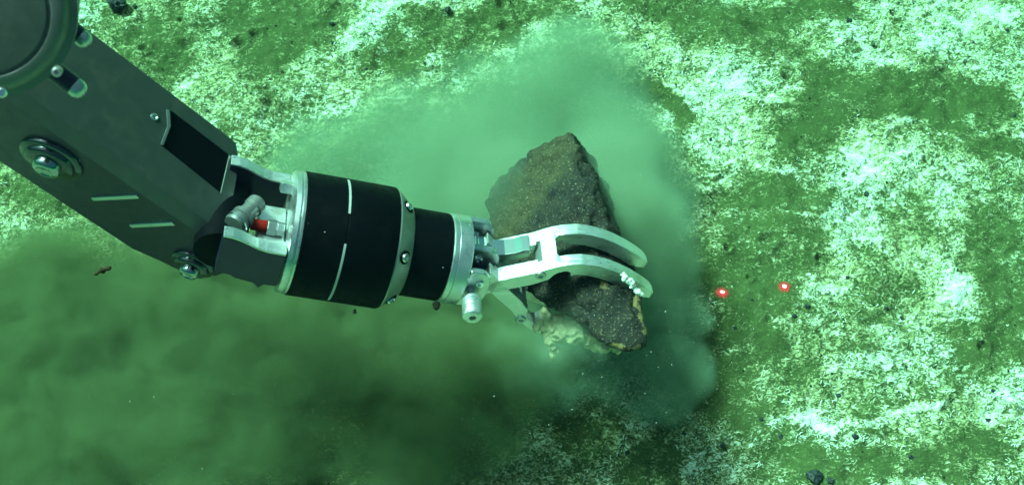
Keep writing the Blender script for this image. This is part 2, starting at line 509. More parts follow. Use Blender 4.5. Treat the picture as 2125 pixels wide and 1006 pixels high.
pebble(243, 12, .022, 1, "largest dark pebble, lying above the forearm near the top left corner", squash=.8)
pebble(280, 14, .005, 2, "small dark pebble just right of the largest pebble")
pebble(1762, 46, .0075, 3, "shiny angular black pebble alone on bare silt near the top edge", squash=1.0)
pebble(1636, 26, .0032, 4, "tiny black pebble left of the angular black pebble")
pebble(1797, 403, .0065, 5, "black pebble on white mat up and right of the red laser spots")
pebble(1690, 988, .013, 6, "dark jagged pebble, largest at the bottom edge")
pebble(1722, 998, .007, 7, "dark pebble right against the jagged pebble at the bottom edge")
pebble(1890, 948, .0055, 8, "dark pebble on the pale mat near the bottom edge")
pebble(2050, 872, .005, 9, "dark pebble on silt near the lower right corner")
pebble(1675, 636, .005, 10, "black pebble below the right laser spot")
pebble(1648, 655, .0045, 11, "dark pebble on mat between the laser spots' right end and the shadow")
pebble(1760, 575, .0042, 12, "small black pebble right of the laser spots")
pebble(1775, 905, .006, 13, "dark pebble on the mat band above the jagged pebble")
pebble(1055, 880, .014, 14, "dark brown lump at the rim of the murk below the gripper", squash=.9)
pebble(690, 52, .008, 15, "dark pebble at the edge of the white mat above the wrist")
pebble(930, 20, .009, 16, "dark pebble on bare silt near the top centre")
pebble(1475, 290, .004, 17, "black pebble at the right edge of the upper sediment cloud")
g = "small dark pebbles on the mat"
for i, (px, py, s, lab) in enumerate([
        (585, 150, .0035, "small dark pebble on mat above the forearm's wrist end"), (760, 143, .003, "tiny dark pebble on mat left of the upper sediment cloud"),
        (560, 165, .003, "tiny dark pebble left of another above the forearm's wrist end"), (605, 88, .003, "tiny dark pebble on bare silt in the upper left patch"),
        (430, 230, .003, "tiny dark pebble on mat close beside the forearm edge"), (520, 195, .0035, "small dark pebble on mat right of the forearm, below the upper left silt patch"),
        (690, 90, .004, "dark pebble just below the larger one at the mat edge above the wrist"), (2010, 120, .0045, "dark pebble on mat in the upper right corner area, lower of two close together"),
        (2020, 90, .004, "dark pebble in the upper right corner area, upper of two close together"), (1960, 60, .0035, "small dark pebble on the white mat left of the top right corner"),
        (2090, 65, .005, "dark pebble nearest the top right corner"), (1870, 55, .003, "tiny dark pebble on mat right of the angular black pebble"),
        (1545, 205, .003, "tiny dark pebble on mat right of the upper sediment cloud"), (1960, 350, .003, "tiny dark pebble on mat below the right hand silt patches"),
        (2105, 240, .004, "small dark pebble at the right edge above the middle"), (1840, 640, .004, "small dark pebble on mat right of and below the laser spots"),
        (1620, 905, .005, "dark pebble on silt left above the jagged pebble"), (1580, 870, .0045, "dark pebble on silt at the foot of the rock's shadow"),
        (2060, 810, .004, "small dark pebble on silt in the lower right, above another"), (1870, 660, .0045, "dark pebble on mat right beside a smaller one, below and right of the laser spots"),
        (1740, 820, .004, "small dark pebble on mat above the pale drag line"), (1300, 940, .005, "dark pebble in the dim mat under the gripper near the bottom edge"),
        (1360, 870, .005, "dark pebble in the dim mat below the curdled puff"), (1420, 900, .004, "small dark pebble in the dim mat right of the curdled puff's foot"),
        (1500, 925, .006, "dark pebble at the lower end of the rock's shadow"), (1880, 760, .003, "tiny dark pebble on mat right of centre in the lower right"),
        (1525, 680, .0035, "small dark pebble in shade below the left laser spot"), (1560, 622, .003, "tiny dark pebble between and just below the laser spots")]):
    pebble(px, py, s, 100 + i, lab, g)

# ------------------------------------------------------------------ red laser spots
def laser_spot(px, py, label, seed, k_=1.0):
    c = on_bed(px, py); c.z += .002
    root = empty("laser_spot", c); tag(root, label, "laser spot", "paired scaling laser spots")
    def disc(name, rad, z, mat, n=36, rings=6):
        r_ = np.random.default_rng(seed)
        jag = 1 + .45 * (fbm(np.cos(np.arange(n) / n * 6.283) * 2 + seed, np.sin(np.arange(n) / n * 6.283) * 2, octaves=3) - .5) * 2
        vs = [c + Vector((0, 0, z))]; fs = []
        for k in range(1, rings + 1):
            for j in range(n):
                a = j / n * 6.283; q = rad * k / rings * (1 + (jag[j] - 1) * k / rings)
                x, y = c.x + q * math.cos(a), c.y + q * math.sin(a)
                vs.append(Vector((x, y, max(float(ground_z(np.array([x]), np.array([y]))[0]) + .001, c.z - .004) + z)))
        for j in range(n): fs.append((0, 1 + j, 1 + (j + 1) % n))
        for k in range(1, rings):
            for j in range(n):
                j2 = (j + 1) % n; a0 = 1 + (k - 1) * n; b0 = 1 + k * n
                fs.append((a0 + j, b0 + j, b0 + j2, a0 + j2))
        return link_mesh(name, vs, fs, mat, root, smooth=60)
    disc("glow", .0135 * k_, .0006, M["laser_glow"])
    disc("core", .0044 * k_, .0030, M["laser_core"])
    return root

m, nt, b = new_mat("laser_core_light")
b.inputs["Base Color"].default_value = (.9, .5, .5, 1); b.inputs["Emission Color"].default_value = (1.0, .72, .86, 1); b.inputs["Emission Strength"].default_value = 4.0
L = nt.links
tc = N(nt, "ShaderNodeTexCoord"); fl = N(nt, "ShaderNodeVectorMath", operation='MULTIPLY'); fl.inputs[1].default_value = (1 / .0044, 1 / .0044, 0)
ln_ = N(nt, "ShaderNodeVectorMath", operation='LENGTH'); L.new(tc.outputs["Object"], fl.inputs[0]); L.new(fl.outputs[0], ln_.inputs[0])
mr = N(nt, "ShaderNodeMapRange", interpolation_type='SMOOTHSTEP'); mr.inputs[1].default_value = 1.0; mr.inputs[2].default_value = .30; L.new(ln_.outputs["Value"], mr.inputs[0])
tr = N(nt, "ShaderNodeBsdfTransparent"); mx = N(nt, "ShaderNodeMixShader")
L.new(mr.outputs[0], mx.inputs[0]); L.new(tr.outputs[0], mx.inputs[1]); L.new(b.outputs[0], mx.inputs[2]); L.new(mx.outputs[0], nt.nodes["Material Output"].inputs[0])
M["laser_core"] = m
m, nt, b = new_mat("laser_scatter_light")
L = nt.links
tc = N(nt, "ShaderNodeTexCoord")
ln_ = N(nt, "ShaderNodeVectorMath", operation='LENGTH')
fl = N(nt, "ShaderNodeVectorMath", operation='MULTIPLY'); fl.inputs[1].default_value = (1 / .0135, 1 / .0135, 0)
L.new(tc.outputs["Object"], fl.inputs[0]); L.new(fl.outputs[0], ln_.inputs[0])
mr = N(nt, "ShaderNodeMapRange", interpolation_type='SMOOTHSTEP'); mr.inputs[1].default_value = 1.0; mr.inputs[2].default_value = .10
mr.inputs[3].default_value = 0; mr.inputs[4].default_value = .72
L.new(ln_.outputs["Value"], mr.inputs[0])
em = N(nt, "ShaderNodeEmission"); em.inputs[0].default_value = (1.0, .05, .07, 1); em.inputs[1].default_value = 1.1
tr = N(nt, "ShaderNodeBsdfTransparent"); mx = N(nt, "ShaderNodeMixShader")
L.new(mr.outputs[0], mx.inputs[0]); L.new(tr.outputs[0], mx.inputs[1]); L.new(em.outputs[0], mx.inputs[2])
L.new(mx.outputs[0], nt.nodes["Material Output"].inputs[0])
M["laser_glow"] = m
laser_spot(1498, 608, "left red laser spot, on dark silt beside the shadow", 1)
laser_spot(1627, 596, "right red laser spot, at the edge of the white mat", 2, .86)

# ================================================================== MANIPULATOR ARM
# wrist axis
WC = pt(715, 500, 1.50)
PHI, SL = R(17), R(9.8)
A_ = (AX * (math.cos(PHI) * math.cos(SL)) - AY * (math.cos(PHI) * math.sin(SL)) - AZ * math.sin(PHI)).normalized()
E1 = (AY - A_ * AY.dot(A_)).normalized()
E2 = A_.cross(E1).normalized()
if E2.dot(AZ) < 0: E2 = -E2
BETA = R(40)
HN = (E1 * math.sin(BETA) + E2 * math.cos(BETA)).normalized()      # outward normal of the upper jaw
WN = (E1 * math.cos(BETA) - E2 * math.sin(BETA)).normalized()      # across the jaw, away from the viewer
MW = frame(WC, A_, HN, WN)                                          # wrist frame: along, jaw normal, jaw width

arm = empty("manipulator_arm", pt(-60, -10, 1.08))
tag(arm, "dark grey hydraulic manipulator arm gripping a rock in its silver jaws", "robot arm")

# ---------------- forearm housing
F0 = pt(490, 295, 1.47)                                            # far upper corner at the wrist end
f_px = Vector((-0.787, 0.617))                                      # toward the elbow in the picture (left, up)
INC = R(33)
FD = (AX * (.770 * math.cos(INC)) - AY * (.638 * math.cos(INC)) - AZ * math.sin(INC)).normalized()   # elbow -> wrist
UPR = (AX * .638 + AY * .770)
UPR = (UPR - FD * UPR.dot(FD)).normalized()
TOW = FD.cross(UPR).normalized()
if TOW.dot(AZ) < 0: TOW = -TOW
TH = R(36)
EA = (UPR * math.cos(TH) - TOW * math.sin(TH)).normalized()         # in the top plate: ridge -> upper edge
EB = (-UPR * math.sin(TH) - TOW * math.cos(TH)).normalized()        # in the lower plate: ridge -> lower edge
S = 0.118
NA, NB = -EB, -EA                                                   # outward normals of the two plates
RID = F0 - EA * S                                                   # ridge at wrist end
MA = frame(RID, FD, EA, NA)                                         # plate frame: along, across, out
MB_ = frame(RID, FD, EB, NB)

def in_frame(m, px, py, off=0.0):
    o = m.translation; n_ = Vector((m[0][2], m[1][2], m[2][2]))
    p = hit(px, py, o + n_ * off, n_)
    q = m.inverted() @ p
    return q.x, q.y

LEN = 0.50
LR = in_frame(MA, 468, 492)[0]                                     # the ridge runs on past the upper corner
print("frame checks", in_frame(MA, 490, 295), in_frame(MA, 140, 0), in_frame(MA, 465, 500), in_frame(MB_, 275, 515), in_frame(MB_, 0, 330), in_frame(MB_, 405, 545))

ch = 0.010
# inner box body, its end cut on the slant
def fore_pt(a, b_, l): return RID + EA * a + EB * b_ + FD * l
q_ = ((ch, .012), (S - .004, .012), (S - .004, S - .010), (ch, S - .010))
vs = [fore_pt(a, b_, l) for (a, b_) in q_ for l in (-LEN, -.012 + (LR - .004) * (1 - a / S))]
fs = [(0, 2, 4, 6), (1, 7, 5, 3), (0, 1, 3, 2), (2, 3, 5, 4), (4, 5, 7, 6), (6, 7, 1, 0)]
body = link_mesh("forearm_body", vs, fs, M["hole"], arm, bevel=.003)

# top plate with its window
win = [in_frame(MA, *p) for p in ((350, 226), (352, 262), (335, 302), (458, 400), (476, 322))]
top_out = [(-LEN, .012), (LR, .012), in_frame(MA, 497, 338), in_frame(MA, 490, 297), (-.006, S), (-LEN, S)]
vs, fs = prism(top_out, -.012, 0.0, MA, holes=[win])
top_plate = link_mesh("top_plate", vs, fs, M["anod_top"], arm, smooth=0, bevel=.0012)
top_plate["label"] = "grey green top plate with a black window"
wx = [p[0] for p in win]; wy = [p[1] for p in win]
vs, fs = prism([(x, y) for x, y in win], -.0118, -.0015, MA)
link_mesh("window_panel", vs, fs, M["hole"], top_plate, smooth=0)
# bright broken edge of the window
edge = [in_frame(MA, *p) for p in ((345, 228), (351, 228), (353, 262), (338, 302), (333, 300), (347, 262))]
vs, fs = prism(edge, -.004, .0012, MA)
link_mesh("window_lip", vs, fs, M["alu_grey"], top_plate, smooth=0)
x, y = in_frame(MA, 320, 243)
vs, fs = lathe([(0, .0045), (.001, .0042), (.0015, .003), (0.0004, .0022), (0.0004, 0)], frame(MA @ Vector((x, y, 0)), NA, FD, EA), 20)
link_mesh("screw", vs, fs, M["steel"], top_plate)
# chamfer strip along the ridge
def ridge_pt(a, b_, l): return RID + EA * a + EB * b_ + FD * l
vs = [ridge_pt(a, b_, l) for l in (-LEN, LR - .001) for (a, b_) in ((.0122, -.0002), (-.0002, .0122), (.004, .016), (.016, .004))]
fs = [(0, 1, 2, 3), (7, 6, 5, 4), (0, 1, 5, 4), (1, 2, 6, 5), (2, 3, 7, 6), (3, 0, 4, 7)]
link_mesh("ridge_chamfer", vs, fs, M["edge"], arm, smooth=0)
# lower plate with its rounded end
lo_out = [(-LEN, .012), (LR, .012)] + [in_frame(MB_, *p) for p in ((474, 520), (481, 552), (472, 565), (448, 573), (420, 574), (395, 569), (365, 558), (330, 541))]
q1 = in_frame(MB_, 275, 517)
lo_out += [q1, (-LEN, q1[1])]
vs, fs = prism(lo_out, -.012, 0.0, MB_)
low_plate = link_mesh("lower_plate", vs, fs, M["anod"], arm, smooth=0, bevel=.0012)
low_plate["label"] = "navy lower plate with rounded end"
for (pa, pb) in (((193, 411), (287, 406)), ((272, 467), (362, 462))):
    a = Vector((*in_frame(MB_, *pa), 0)); b2 = Vector((*in_frame(MB_, *pb), 0))
    d = (b2 - a).normalized(); nn = Vector((-d.y, d.x, 0)); w = .0028
    out = [a + nn * w, a - nn * w, b2 - nn * w, b2 + nn * w]
    vs, fs = prism([(p.x, p.y) for p in out], -.001, .0025, MB_)
    link_mesh("raised_bar", vs, fs, M["alu_ring"], low_plate, smooth=0, bevel=.0010)
def pivot(px, py, s):
    x, y = in_frame(MB_, px, py)
    mm = frame(MB_ @ Vector((x, y, 0)), NB, FD, EB)
    vs, fs = lathe([(-.002, .034 * s), (.003, .034 * s), (.0048, .0325 * s), (.0048, .021 * s)], mm, 56)
    w_ = link_mesh("washer", vs, fs, M["gloss_dark"], arm, smooth=60)
    vs, fs = lathe([(.003, .0270 * s), (.0080, .0265 * s), (.0100, .0245 * s), (.0100, .0135 * s)], mm, 56)
    link_mesh("collar", vs, fs, M["gloss_dark"], w_, smooth=60)
    vs, fs = lathe([(.009, .0150 * s), (.0150, .0148 * s), (.0180, .0125 * s), (.0190, .0085 * s), (.0172, .0070 * s), (.0172, 0)], mm, 40)
    link_mesh("bolt_head", vs, fs, M["gloss_mid"], w_, smooth=60)
pivot(108, 328, 1.05); pivot(402, 545, .78)

# ---------------- elbow actuator cap at the top left
EC = pt(-45, 20, 1.06)
en = (AZ * .88 + AX * .22 - AY * .28).normalized()
e1 = (AX - en * AX.dot(en)).normalized(); e2 = en.cross(e1)
ME = frame(EC, en, e1, e2)
vs, fs = lathe([(-.11, .072), (-.026, .072), (-.024, .078), (-.012, .078), (-.010, .072), (-.004, .070), (.000, .066), (.001, .058), (-.001, .056), (-.001, 0)], ME, 80)
elb = link_mesh("elbow_actuator", vs, fs, M["elbow"], arm, smooth=40)
elb["label"] = "round grey elbow actuator with stepped rim"
vs, fs = lathe([(-.0006, .0545), (.002, .054), (.0025, .052), (.0025, 0)], ME, 80)
link_mesh("end_cap", vs, fs, M["anod_top"], elb, smooth=40)
for k, (px, py) in enumerate(((4, 192), (118, 150))):
    p = pt(px, py, 1.055)
    vs, fs = lathe([(-.012, .006), (.002, .006), (.004, .0045), (.004, .0025), (.001, .0025), (.001, 0)], frame(p, en, e1, e2) @ Matrix.Scale(.7, 4), 20)
    link_mesh("cap_screw", vs, fs, M["alu_grey"] if k else M["chrome"], elb)
for (pa, pb, da, db, rr) in (((120, 40), (186, 92), 1.155, 1.165, .0085), ((100, 138), (176, 196), 1.145, 1.155, .0092)):
    a, b2 = pt(*pa, da), pt(*pb, db)
    d = (b2 - a).normalized(); u = d.cross(AZ).normalized(); v = d.cross(u)
    ll = (b2 - a).length
    mm = frame(a, d, u, v)
    vs, fs = lathe([(0, rr), (ll * .68, rr), (ll * .70, rr * .9)], mm, 28)
    pin = link_mesh("locking_pin", vs, fs, M["anod"], arm, smooth=40)
    vs, fs = lathe([(ll * .69, rr * .92), (ll * .80, rr * .96)] + [(ll * .80 + rr * .9 * math.sin(R(t)), rr * .96 * math.cos(R(t))) for t in (15, 30, 45, 60, 75, 90)], mm, 28)
    link_mesh("pin_tip", vs, fs, M["steel"], pin, smooth=50)

# ---------------- wrist
PXM = 1.5 / FPX
def along(px): return (px - 715) * PXM / (math.cos(PHI) * math.cos(SL)) * 1.0
XS = -.060
vs, fs = lathe([(XS - .013, .0), (XS - .013, .066), (XS - .011, .0715), (XS - .006, .0725), (XS - .005, .0705), (XS - .0035, .0705), (XS - .0025, .0728), (XS, .0728), (XS, .05)], MW, 96)
flange = link_mesh("rear_flange", vs, fs, M["alu_ring"], arm, smooth=40)
vs, fs = lathe([(XS + .0002, .05), (XS + .0002, .0722), (XS + .001, .0733), (-.0115, .0735), (-.0110, .0728), (-.0098, .0728), (-.0093, .0735), (.0485, .0735), (.0495, .0727), (.0495, .05)], MW, 128)
wh = link_mesh("wrist_housing", vs, fs, M["black"], arm, smooth=40)
wh["label"] = "large matt black wrist housing with a scribed seam"
def seam(a0, a1, nm="seam_line"):
    vs, fs = lathe([(-.0122, .0737), (-.0122, .0741), (-.0096, .0741), (-.0096, .0737)], MW, 40, closed=True, a0=a0, a1=a1)
    link_mesh(nm, vs, fs, M["line"], wh, smooth=40)
def ang_at(px, py):
    """angle about the wrist axis of the housing surface point seen at a pixel"""
    r_ = ray(px, py); best = None
    mi = MW.inverted()
    for k in range(400):
        d = 1.30 + .25 * k / 400
        q = mi @ (CAM + r_ * d)
        if math.hypot(q.y, q.z) < .0735: return math.atan2(q.z, q.y)
    return 0
seam(ang_at(712, 505), ang_at(687, 622)) if ang_at(712, 505) < ang_at(687, 622) else seam(ang_at(687, 622), ang_at(712, 505))
a, b2 = sorted((ang_at(731, 376), ang_at(735, 445)))
seam(a, b2)
# conical collar with counterbored bolts
vs, fs = lathe([(.0497, .05), (.0497, .0722), (.0515, .0722), (.0525, .0712), (.0700, .0565), (.0715, .0545), (.0715, .045)], MW, 96)
collar = link_mesh("cone_collar", vs, fs, M["alu_grey"], arm, smooth=30)
for k in range(6):
    aa = ang_at(833, 535) + k * R(60)
    rad = Vector((0, math.cos(aa), math.sin(aa)))
    cone_n = (rad * .77 + Vector((1, 0, 0)) * .64).normalized()
    p = Vector((.0612, 0, 0)) + rad * .0640
    ax_ = Vector((1, 0, 0)); uu = (ax_ - cone_n * ax_.dot(cone_n)).normalized(); vv = cone_n.cross(uu)
    mm = MW @ frame(p, cone_n, uu, vv)
    vs, fs = lathe([(.0002, .0082), (.0010, .0080), (.0010, .0066), (-.002, .0060)], mm, 24)
    rim = link_mesh("counterbore", vs, fs, M["hole"], collar, smooth=40)
    vs, fs = lathe([(-.002, .0056), (.0026, .0056), (.0036, .0048), (.0036, .0026), (.001, .0026), (.001, 0)], mm, 20)
    link_mesh("collar_bolt", vs, fs, M["chrome"], collar, smooth=40)
vs, fs = lathe([(.0716, .04), (.0716, .0528), (.0722, .0536), (.1195, .0536), (.1200, .053), (.1200, .04)], MW, 96)
link_mesh("wrist_sleeve", vs, fs, M["black"], arm, smooth=40)
vs, fs = lathe([(.1202, .04), (.1202, .0530), (.1215, .0546), (.1262, .0546), (.1266, .0538), (.1276, .0538), (.1280, .0550), (.1430, .0550), (.1445, .0535), (.1445, 0)], MW, 96)
front_ring = link_mesh("gripper_ring", vs, fs, M["alu_ring"], arm, smooth=30)

# clevis between forearm and wrist
SP = [(-.145, .047), (-.135, .0465), (-.125, .044), (-.115, .0395), (-.105, .035), (-.095, .0325), (-.085, .0320), (-.0735, .0320)]
for w0 in (.043, -.066):
    outl = [(x_, y_) for x_, y_ in SP] + [(-.0735, -.022), (-.088, -.022), (-.093, -.029), (-.100, -.022), (-.122, -.018), (-.128, -.014), (-.145, -.012)]
    vs, fs = prism(outl, w0, w0 + .0155, MW)
    ck = link_mesh("clevis_plate", vs, fs, M["anod"], arm, smooth=0)
    strip = [(x_, y_ + .0002) for x_, y_ in SP] + [(x_, y_ + .0032) for x_, y_ in reversed(SP)]
    vs, fs = prism(strip, w0 + .0004, w0 + .0151, MW)
    link_mesh("lit_edge_strip", vs, fs, M["alu"], ck, smooth=0, bevel=.0006)  # bright metal strip paints in the light on the plate's top edge
vs, fs = box(-.106, -.0736, -.030, .020, -.040, .018, MW)
blk = link_mesh("joint_block", vs, fs, M["alu"], arm, smooth=0, bevel=.002)
vs, fs = box(-.106, -.0736, -.030, .028, -.0495, -.0405, MW)
link_mesh("joint_shim", vs, fs, M["alu"], arm, smooth=0, bevel=.001)
vs, fs = lathe([(-.042, .0), (-.042, .030), (.042, .030), (.042, 0)], frame(MW @ Vector((-.142, -.004, 0)), WN, A_, HN), 40)
link_mesh("pivot_barrel", vs, fs, M["hole"], arm, smooth=40)
def hexnut(c, r_, l, mat, nm="hose_fitting", d=None, par=None):
    mm = frame(MW @ Vector(c), HN, WN, A_)
    vs, fs = prism(hexagon(r_), 0, l, mm)
    return link_mesh(nm, vs, fs, mat, par or arm, smooth=0, bevel=.001)
n1 = hexnut((-.0960, .0265, -.0215), .0095, .011, M["steel"])
hexnut((-.0848, .0265, -.0215), .0085, .0085, M["alu_ring"], "fitting_nut", par=n1)
vs, fs = lathe([(-.114, .0065), (-.0962, .0072)], frame(MW @ Vector((0, .0265, -.0215)), A_, HN, WN), 24)
link_mesh("red_sleeve", vs, fs, M["red"], n1, smooth=40)
mm = frame(MW @ Vector((-.120, .033, -.012)), (A_ * .55 + WN * .8 + HN * .15).normalized(), HN, (A_ * .8 - WN * .55).normalized())
vs, fs = lathe([(-.024, 0), (-.024, .0125), (-.020, .0140), (-.016, .0140), (-.015, .0120), (-.012, .0120), (-.011, .0138), (-.006, .0138), (-.004, .0105), (.008, .0100), (.010, .0118), (.018, .0118), (.021, .009), (.021, 0)], mm, 32)
fit = link_mesh("swivel_fitting", vs, fs, M["elbow"], arm, smooth=35)
vs, fs = lathe([(-.0205, .0141), (-.0205, .0146), (-.0190, .0146), (-.0190, .0141)], mm, 32, closed=True)
link_mesh("fitting_ring", vs, fs, M["chrome"], fit, smooth=40)
for (px, py) in ((590, 558), (578, 578)):
    q = MW.inverted() @ pt(px, py, 1.46)
    a = math.atan2(q.z, q.y)
    c = Vector((XS - .013, .060 * math.cos(a), .060 * math.sin(a)))
    vs, fs = lathe([(-.011, 0), (-.011, .0052), (-.010, .0060), (.001, .0060)], MW @ Matrix.Translation(c), 20)
    link_mesh("flange_bolt", vs, fs, M["chrome"], flange, smooth=40)
q = MW.inverted() @ pt(610, 402, 1.47); a = math.atan2(q.z, q.y)
vs, fs = box(-.013, .002, -.006, .006, -.009, .009, MW @ frame(Vector((XS - .013, .052 * math.cos(a), .052 * math.sin(a))), Vector((1, 0, 0)), Vector((0, math.cos(a), math.sin(a))), Vector((0, -math.sin(a), math.cos(a)))))
link_mesh("flange_lug", vs, fs, M["alu_ring"], flange, smooth=0, bevel=.001)

# ---------------- gripper
GS = .1446                                                        # face of the gripper ring along the axis
W2 = .0325                                                        # half width of a jaw
def lug_outline(h0, h1, l, r_):
    out = [(GS, h0), (GS, h1)]
    cxl = GS + l - r_
    for k in range(9):
        a = R(90 - 180 * k / 8)
        out.append((cxl + r_ * math.cos(a), (h0 + h1) / 2 + (h1 - h0) / 2 * math.sin(a)))
    return out
for (wc, th, l, top) in ((.0395, .0085, .041, .035), (-.004, .009, .045, .034), (-.0415, .0085, .031, .034)):
    vs, fs = prism(lug_outline(-.030, top, l, .016), wc - th / 2, wc + th / 2, MW)
    lg = link_mesh("clevis_lug", vs, fs, M["alu_ring"], arm, smooth=0, bevel=.002)
    if wc < .03:
        c = MW @ Vector((GS + .016, .016 if wc > -.03 else .016, wc - th / 2))
        vs, fs = lathe([(-.001, .0055), (.0016, .0055), (.0026, .0045), (.0026, .0022), (.001, .0022), (.001, 0)], frame(c, -WN, A_, HN), 20)
        link_mesh("lug_screw", vs, fs, M["chrome"], lg, smooth=40)
# pivot pin with knurled knob on the near side
kc = MW @ Vector((GS + .0115, -.004, -.046))
mm = frame(kc, -WN, A_, HN)
vs, fs = lathe([(-.090, .0), (-.090, .0055), (.008, .0055), (.008, 0)], mm, 24)
pinp = link_mesh("pivot_pin", vs, fs, M["chrome"], arm, smooth=40)
vs, fs = lathe([(.006, 0), (.006, .0096), (.008, .0113), (.0150, .0118), (.0156, .0112), (.0162, .0118), (.0230, .0118), (.0236, .0112), (.0242, .0118), (.0355, .0118), (.0372, .0095), (.0372, .0042), (.032, .0040), (.032, 0)], mm, 40)
link_mesh("knurled_knob", vs, fs, M["alu"], pinp, smooth=35)

# measured outline of the upper jaw: points on its near side plane (w = -W2)
MN = frame(MW @ Vector((0, 0, -W2)), A_, HN, WN)
top_px = [(1004, 589), (1040, 581), (1080, 573), (1115, 566), (1140, 558), (1160, 553), (1185, 549), (1210, 548), (1235, 551), (1260, 557), (1285, 566), (1310, 578), (1335, 593), (1350, 604), (1356, 611)]
JT = [in_frame(MN, *p) for p in top_px]
JT = sorted(JT)
js = np.array([p[0] for p in JT]); jh = np.array([p[1] for p in JT])
TT = .0225
print("jaw profile", [(round(a, 3), round(b_, 3)) for a, b_ in JT])
S0, S1 = js[0], js[-1]
s_br0, s_br1 = in_frame(MN, 1128, 562)[0], in_frame(MN, 1160, 553)[0]
s_notch = in_frame(MN, 1166, 570)[0]
NR = .0115
def h_top(s): return float(np.interp(s, js, jh))
def h_bot(s):
    slope = (h_top(min(s + .004, S1)) - h_top(max(s - .004, S0))) / .008
    t = TT * (1 + .12 * abs(slope)) if s < S1 - .02 else TT * (.55 + .45 * (S1 - s) / .02)
    if s > s_notch + .012: t *= .90
    d = abs(s - s_notch)
    if d < NR: t = min(t, TT - math.sqrt(NR * NR - d * d) * .85)
    return h_top(s) - t
def jaw_mesh(name, mirror, turn, parent_label):
    """one continuous forked jaw: a grid in (along, across) with its openings left out"""
    PW = .0165                                                    # prong width
    svals = sorted(set([round(float(v), 5) for v in np.linspace(S0, S1, 70)] + [round(s_br0, 5), round(s_br1, 5), round(s_br0 - .004, 5), round(s_br1 + .004, 5), round(s_br0 - .052, 5)]))
    svals = [v for i, v in enumerate(svals) if i == 0 or v - svals[i - 1] > .0006]
    wvals = [-W2, -W2 + PW * .5, -W2 + PW, -W2 + PW + .004, 0.0, W2 - PW - .004, W2 - PW, W2 - PW * .5, W2]
    def solid(i, j):
        s = (svals[i] + svals[i + 1]) / 2; w = (wvals[j] + wvals[j + 1]) / 2
        if abs(w) > W2 - PW: return True
        if s_br0 < s < s_br1: return True
        if s_br0 - .052 < s < s_br0 - .004 and abs(w) > W2 - PW - .004: return True
        return False
    cut = {}
    def P(i, j, top):
        s, w = svals[i], wvals[j]
        ss = s
        h = h_top(ss) if top else h_bot(ss)
        # round the ends of the tips in plan
        if s > S1 - .012 and j in (0, 8, 2, 6):
            k = (s - (S1 - .012)) / .012; w += (1 if j in (0, 6) else -1) * .0035 * k * k
        h -= .0  # keep
        # fillet the slot corners
        if abs(s - s_br1) < 1e-4 and j in (2, 6): pass
        if abs(s - (s_br1)) < 1e-4 and j in (3, 4, 5): s -= 0
        if abs(s - s_br1) < 1e-4 and j in (2, 6): s += .004
        if abs(s - s_br0) < 1e-4 and j in (3, 5): s -= .0
        if mirror: h = -h
        if turn:
            c0 = (S0 + .006, (-1 if mirror else 1) * (h_top(S0) - .012))
            ds, dh = s - c0[0], h - c0[1]
            s = c0[0] + ds * math.cos(turn) - dh * math.sin(turn); h = c0[1] + ds * math.sin(turn) + dh * math.cos(turn)
        return MW @ Vector((s, h, w))
    vid = {}; vs = []; fs = []
    def V(i, j, t):
        if (i, j, t) not in vid: vid[(i, j, t)] = len(vs); vs.append(P(i, j, t))
        return vid[(i, j, t)]
    ni, nj = len(svals) - 1, len(wvals) - 1
    sol = {(i, j): solid(i, j) for i in range(ni) for j in range(nj)}
    for (i, j), v in sol.items():
        if not v: continue
        fs.append((V(i, j, 1), V(i + 1, j, 1), V(i + 1, j + 1, 1), V(i, j + 1, 1)))
        fs.append((V(i, j, 0), V(i, j + 1, 0), V(i + 1, j + 1, 0), V(i + 1, j, 0)))
        for (di, dj, a, b_) in ((-1, 0, (i, j), (i, j + 1)), (1, 0, (i + 1, j), (i + 1, j + 1)), (0, -1, (i, j), (i + 1, j)), (0, 1, (i, j + 1), (i + 1, j + 1))):
            if not sol.get((i + di, j + dj), False):
                fs.append((V(*a, 1), V(*a, 0), V(*b_, 0), V(*b_, 1)))
    o = link_mesh(name, vs, fs, M["alu"], arm, smooth=30, bevel=0)
    o["label"] = parent_label
    bv = o.modifiers.new("bevel", 'BEVEL'); bv.width = .0012; bv.segments = 2; bv.limit_method = 'ANGLE'; bv.angle_limit = R(40); bv.harden_normals = True
    return o
upper = jaw_mesh("gripper_jaw", False, 0, "bright upper gripper jaw with two curved prongs over the rock")
TURN = R(-6)
lower = jaw_mesh("gripper_jaw", True, TURN, "lower gripper jaw half hidden in silt under the rock")
# jaw screws on the near side faces
for (px, py, jaw) in ((1122, 571, upper),):
    x, y = in_frame(MN, px, py)
    vs, fs = lathe([(-.001, .0068), (.0012, .0066), (.0022, .0056), (.0022, .003), (-.002, .003), (-.002, 0)], frame(MW @ Vector((x, y, -W2)), -WN, A_, HN), 24)
    link_mesh("jaw_bolt", vs, fs, M["steel"], jaw, smooth=40)
x, y = in_frame(MN, 1081, 662)
vs, fs = lathe([(-.001, .0068), (.0012, .0066), (.0022, .0056), (.0022, .003), (-.002, .003), (-.002, 0)], frame(MW @ Vector((x, y, -W2)), -WN, A_, HN), 24)
link_mesh("jaw_bolt", vs, fs, M["steel"], lower, smooth=40)
